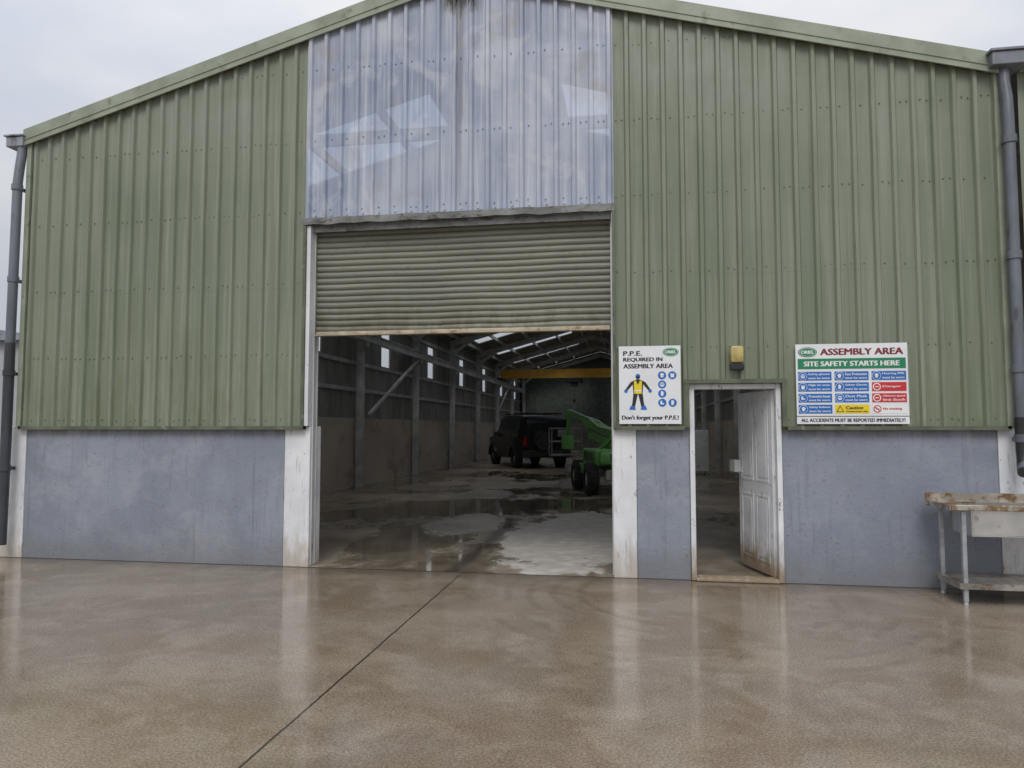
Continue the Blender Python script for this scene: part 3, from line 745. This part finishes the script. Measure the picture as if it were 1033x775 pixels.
# ------------------------------------------------------------------ wheels helper
def wheel(T,x,y,z,r,w,rimr):
    a=MB(); prof_=[(-w/2,rimr),(-w/2,r*.86),(-w/2+.03,r*.97),(-w/4,r),(w/4,r),(w/2-.03,r*.97),(w/2,r*.86),(w/2,rimr)]
    seg=32; vs=[];fs=[]
    for i in range(seg):
        t=2*math.pi*i/seg
        for d,q in prof_: vs.append((x+q*math.cos(t),y+d,z+q*math.sin(t)))
    n_=len(prof_)
    for i in range(seg):
        for k in range(n_-1): fs.append((i*n_+k,i*n_+k+1,((i+1)%seg)*n_+k+1,((i+1)%seg)*n_+k))
    a.add(vs,fs)
    for i in range(24):
        t=2*math.pi*i/24
        a.box(-.02,.02,-w*.42,w*.42,r-.015,r+.012,mat=Matrix.Translation((x,y,z))@Matrix.Rotation(t,4,'Y'))
    wo=a.out('wheel',M['rubber'],T.e,smooth=True)
    b=MB(); sg=1 if y>0 else -1
    b.cyl((x,y-w*.38,z),(x,y+w*.38,z),rimr+.004,seg=28)
    b.cyl((x,y+sg*w*.38,z),(x,y+sg*w*.45,z),rimr*.35,seg=16)
    for i in range(6):
        t=2*math.pi*i/6; b.cyl((x+rimr*.22*math.cos(t),y+sg*w*.45,z+rimr*.22*math.sin(t)),(x+rimr*.22*math.cos(t),y+sg*w*.5,z+rimr*.22*math.sin(t)),.015,seg=6)
    return wo,b
# ------------------------------------------------------------------ black 4x4
V=Thing('car',(-4.35,22.4,.004),'bulky black off-road car parked on the barn floor','car',rotz=R(90+26),scale=1.13)
st=[(-2.27,.84,.88,.70,.50,1.02,1.68),(-2.18,.90,.93,.78,.38,1.04,1.84),(-1.2,.92,.95,.80,.34,1.05,1.90),(0.2,.92,.95,.80,.34,1.05,1.90),
(.75,.92,.95,.76,.34,1.06,1.76),(1.20,.92,.94,.74,.34,1.10,1.20),(2.05,.90,.90,.74,.36,1.04,1.10),(2.25,.82,.80,.66,.42,.88,.96)]
t=MB(); vs=[];fs=[]
for x,a,b_,c_,z0,z1,z2 in st:
    vs+=[(x,-a,z0),(x,-b_,(z0+z1)/2),(x,-b_,z1),(x,-(b_+c_)/2-.02,(z1+z2)/2),(x,-c_,z2-.03),(x,-c_*.8,z2),(x,c_*.8,z2),(x,c_,z2-.03),(x,(b_+c_)/2+.02,(z1+z2)/2),(x,b_,z1),(x,b_,(z0+z1)/2),(x,a,z0)]
for i in range(len(st)-1):
    for k in range(12):
        kk=(k+1)%12; fs.append((i*12+k,i*12+kk,(i+1)*12+kk,(i+1)*12+k))
e=(len(st)-1)*12; fs.append(tuple(range(e,e+12))); fs.append(tuple(range(12))[::-1])
t.add(vs,fs)
for x in(-1.42,1.42):
    for sy in(-1,1):
        for k in range(9):
            a0=math.pi*k/9;a1=math.pi*(k+1)/9
            t.beam((x+.46*math.cos(a0),sy*.945,.36+.46*math.sin(a0)),(x+.46*math.cos(a1),sy*.945,.36+.46*math.sin(a1)),.06,.10,(0,1,0))
t.box(-1.9,-1.86,-.6,.6,1.93,1.96); t.box(.1,.14,-.6,.6,1.93,1.96)
for sy in(-1,1): t.box(-2.0,.5,sy*.66-.02,sy*.66+.02,1.92,1.96)
body=t.out('body',M['carpaint'],V.e,smooth=True)
for sgy in(-1,1):
    for xa,xb in((-2.0,-1.15),(-1.05,-.2),(-.1,.72)):
        g_=MB(); xt=xb-.18 if xb>.5 else xb
        g_.add([(xa,sgy*.960,1.10),(xb,sgy*.960,1.10),(xt,sgy*.83,1.76),(xa,sgy*.83,1.76)],[(0,1,2,3)])
        g_.out('window',M['glass'],V.e)
g_=MB(); g_.add([(1.24,-.80,1.24),(1.24,.80,1.24),(.80,.68,1.74),(.80,-.68,1.74)],[(0,1,2,3)]); g_.out('windscreen',M['glass'],V.e)
g_=MB(); g_.box(-2.285,-2.272,-.62,.62,1.10,1.60,.004); g_.out('rear_window',M['glass'],V.e)
for sgy in(-1,1):
    t=MB(); t.box(-2.30,-2.272,sgy*.72,sgy*.84,.80,1.10,.008); t.out('tail_lamp',M['redlens'],V.e)
    t=MB(); t.box(2.15,2.262,sgy*.5,sgy*.74,.72,.86,.02); t.out('headlight',M['glass'],V.e)
    t=MB(); t.box(.55,.72,sgy*.97,sgy*1.12,1.10,1.28,.03); t.out('wing_mirror',M['black'],V.e)
t=MB(); t.box(-2.42,-2.275,-.88,.88,.42,.64,.03); t.out('bumper',M['black'],V.e)
t=MB(); t.box(2.2,2.36,-.84,.84,.40,.60,.03); t.out('bumper',M['black'],V.e)
t=MB(); t.cyl((-2.29,.15,.98),(-2.50,.15,.98),.34,.33,28); t.cyl((-2.50,.15,.98),(-2.52,.15,.98),.2,.18,20); t.out('spare_wheel',M['rubber'],V.e,smooth=True)
for x in(-1.42,1.42):
    for y in(-.82,.82):
        wo,b=wheel(V,x,y,.36,.37,.26,.21); b.out('rim',M['rim'],wo,smooth=True)

# ------------------------------------------------------------------ green boom lift
bl=Vector((-.30,10.6,.004)); hd_=Vector((-2.25,18.0,0)); ang=math.atan2(hd_.y-bl.y,hd_.x-bl.x)
G=Thing('boom_lift',tuple(bl),'bright green wheeled boom lift with its long arm lowered','lift',rotz=ang)
t=MB(); t.box(-1.15,1.15,-.55,.55,.36,.62,.04); t.box(-1.3,-1.15,-.45,.45,.38,.60,.02); t.box(1.15,1.3,-.45,.45,.38,.6,.02)
t.beam((-.85,-.9,.38),(-.85,.9,.38),.12,.12); t.beam((.85,-.9,.38),(.85,.9,.38),.12,.12); t.out('chassis',M['steel'],G.e)
t=MB(); t.cyl((0,0,.62),(0,0,.72),.42); t.box(-1.15,.75,-.80,-.25,.72,1.16,.06); t.box(-1.15,.6,.25,.80,.72,1.10,.06); t.box(-1.35,-.9,-.75,.75,.74,1.08,.10)
t.box(-.9,-.4,-.18,.18,.72,1.42,.03)
for sy in(-1,1): t.box(.3,.72,sy*.8,sy*.86,.45,.72,.02); t.beam((-.3,sy*.5,1.12),(-.75,sy*.2,1.5),.07,.09)
turret=t.out('turret',M['lime'],G.e,smooth=True)
t=MB()
for k in range(6): t.box(-.9+k*.22,-.78+k*.22,-.806,-.801,.82,1.05); t.box(-.9+k*.22,-.78+k*.22,.801,.806,.80,1.02)
t.box(-1.354,-1.351,-.5,.5,.82,1.0); t.box(-.7,-.2,-.7,-.35,1.161,1.22,.02); t.out('grille',M['black'],turret)
Lb=(hd_-bl).length
t=MB(); t.beam((-.7,0,1.36),(Lb*.55,0,1.84),.20,.22); t.beam((-.5,0,1.08),(Lb*.42,0,1.40),.14,.16); t.beam((Lb*.42,0,1.36),(Lb*.50,0,1.84),.13,.16)
t.beam((Lb*.30,0,1.72),(Lb*.92,0,2.20),.14,.16)
boom=t.out('boom',M['lime'],G.e)
t=MB(); t.cyl((-.2,0,1.12),(1.5,0,1.50),.05); t.cyl((1.5,0,1.50),(2.2,0,1.60),.03); t.cyl((-.7,-.2,1.36),(-.7,.2,1.36),.08)
t.tube([(.2,.15,1.58),(1.5,.17,1.68),(2.8,.15,1.91),(4.6,.12,2.07),(6.2,.1,2.26)],.02,8)
t.tube([(-.2,-.14,1.5),(1.4,-.16,1.56),(2.9,-.14,1.86),(4.4,-.12,1.98)],.018,8)
t.out('hydraulic_ram',M['jamb'],boom,smooth=True)
bx=Lb*.92
t=MB(); t.beam((bx,0,2.18),(bx+.35,0,1.35),.10,.12); t.box(bx+.2,bx+.45,-.2,.2,.85,1.35,.02); t.out('jib',M['lime'],G.e)
t=MB(); x0,x1=bx+.5,bx+1.15; hw=.55
t.box(x0,x1,-hw,hw,.60,.66)
for z in(1.12,1.60):
    for (p,q) in(((x0,-hw),(x1,-hw)),((x1,-hw),(x1,hw)),((x1,hw),(x0,hw)),((x0,hw),(x0,-hw))): t.cyl((p[0],p[1],z),(q[0],q[1],z),.02,seg=8)
for x in(x0,x1):
    for y in(-hw,hw): t.cyl((x,y,.66),(x,y,1.60),.02,seg=8)
t.box(x0+.02,x0+.2,-.3,.3,1.3,1.55,.02)
t.out('basket',M['basket'],G.e,smooth=True)
for x in(-.85,.85):
    for y in(-.86,.86):
        wo,b=wheel(G,x,y,.38,.38,.28,.2); b.out('rim',M['cabinet'],wo,smooth=True)

# ------------------------------------------------------------------ cabinet seen through side door
Q=Thing('storage_cabinet',(2.15,17.5,.004),'pale metal workshop cabinet standing on the barn floor','cabinet')
t=MB(); t.box(-.55,.55,-.3,.3,.10,1.55,.015)
for x in(-.5,.46):
    for y in(-.26,.22): t.box(x,x+.04,y,y+.04,0,.10)
t.out('carcass',M['cabinet'],Q.e)
for xa,xb in((-.53,-.01),(.01,.53)):
    t=MB(); t.box(xa,xb,-.32,-.302,.14,1.51,.005); d_=t.out('door',M['cabinet'],Q.e)
    t=MB(); xx=-.06 if xa<0 else .03; t.box(xx,xx+.03,-.35,-.321,.8,1.0,.004); t.out('handle',M['black'],d_)

# ------------------------------------------------------------------ world & light
wd=bpy.data.worlds.new('World'); S.world=wd; wd.use_nodes=True; nt=wd.node_tree
bg=nt.nodes['Background']; sky=N(nt,'ShaderNodeTexSky',sky_type='NISHITA'); sky.sun_disc=False
sky.sun_elevation=R(48); sky.sun_rotation=R(180); sky.dust_density=3
tc=N(nt,'ShaderNodeTexCoord'); sp=N(nt,'ShaderNodeSeparateXYZ'); nt.links.new(tc.outputs['Generated'],sp.inputs[0])
nz=N(nt,'ShaderNodeTexNoise'); nz.inputs['Scale'].default_value=2.2; nz.inputs['Detail'].default_value=5; nz.inputs['Roughness'].default_value=.5
mp=N(nt,'ShaderNodeMapping'); mp.inputs['Scale'].default_value=(1,1,2.2); nt.links.new(tc.outputs['Generated'],mp.inputs[0]); nt.links.new(mp.outputs[0],nz.inputs['Vector'])
cl=mix(nt,ramp(nt,nz.outputs['Fac'],.32,.66),(.76,.81,.92),(1.0,1.0,1.01))
zf=mth(nt,'MULTIPLY',mth(nt,'ADD',mth(nt,'MULTIPLY',mth(nt,'MAXIMUM',sp.outputs[2],0.0),1.7),1.0),4.5)
vm=N(nt,'ShaderNodeVectorMath',operation='SCALE'); nt.links.new(cl,vm.inputs[0]); nt.links.new(zf,vm.inputs['Scale'])
skm=mix(nt,.90,sky.outputs[0],vm.outputs[0])
nt.links.new(skm,bg.inputs[0]); bg.inputs[1].default_value=.115
sd=bpy.data.lights.new('sun','SUN'); sd.energy=1.2; sd.angle=R(25); sd.color=(1,.97,.93)
so=bpy.data.objects.new('sun',sd); so.rotation_euler=(R(42),0,0); so.location=(0,-10,20); COL.objects.link(so)

# ------------------------------------------------------------------ camera
cd=bpy.data.cameras.new('camera'); cd.sensor_width=36; cd.lens=25.0; cd.clip_end=1500; cd.clip_start=.05
co=bpy.data.objects.new('camera',cd); co.location=(0,-8.0,1.65)
co.rotation_euler=(R(90+3.47),0,R(9.3)); COL.objects.link(co); S.camera=co
S.view_settings.view_transform='Standard'; S.view_settings.look='None'; S.view_settings.exposure=0
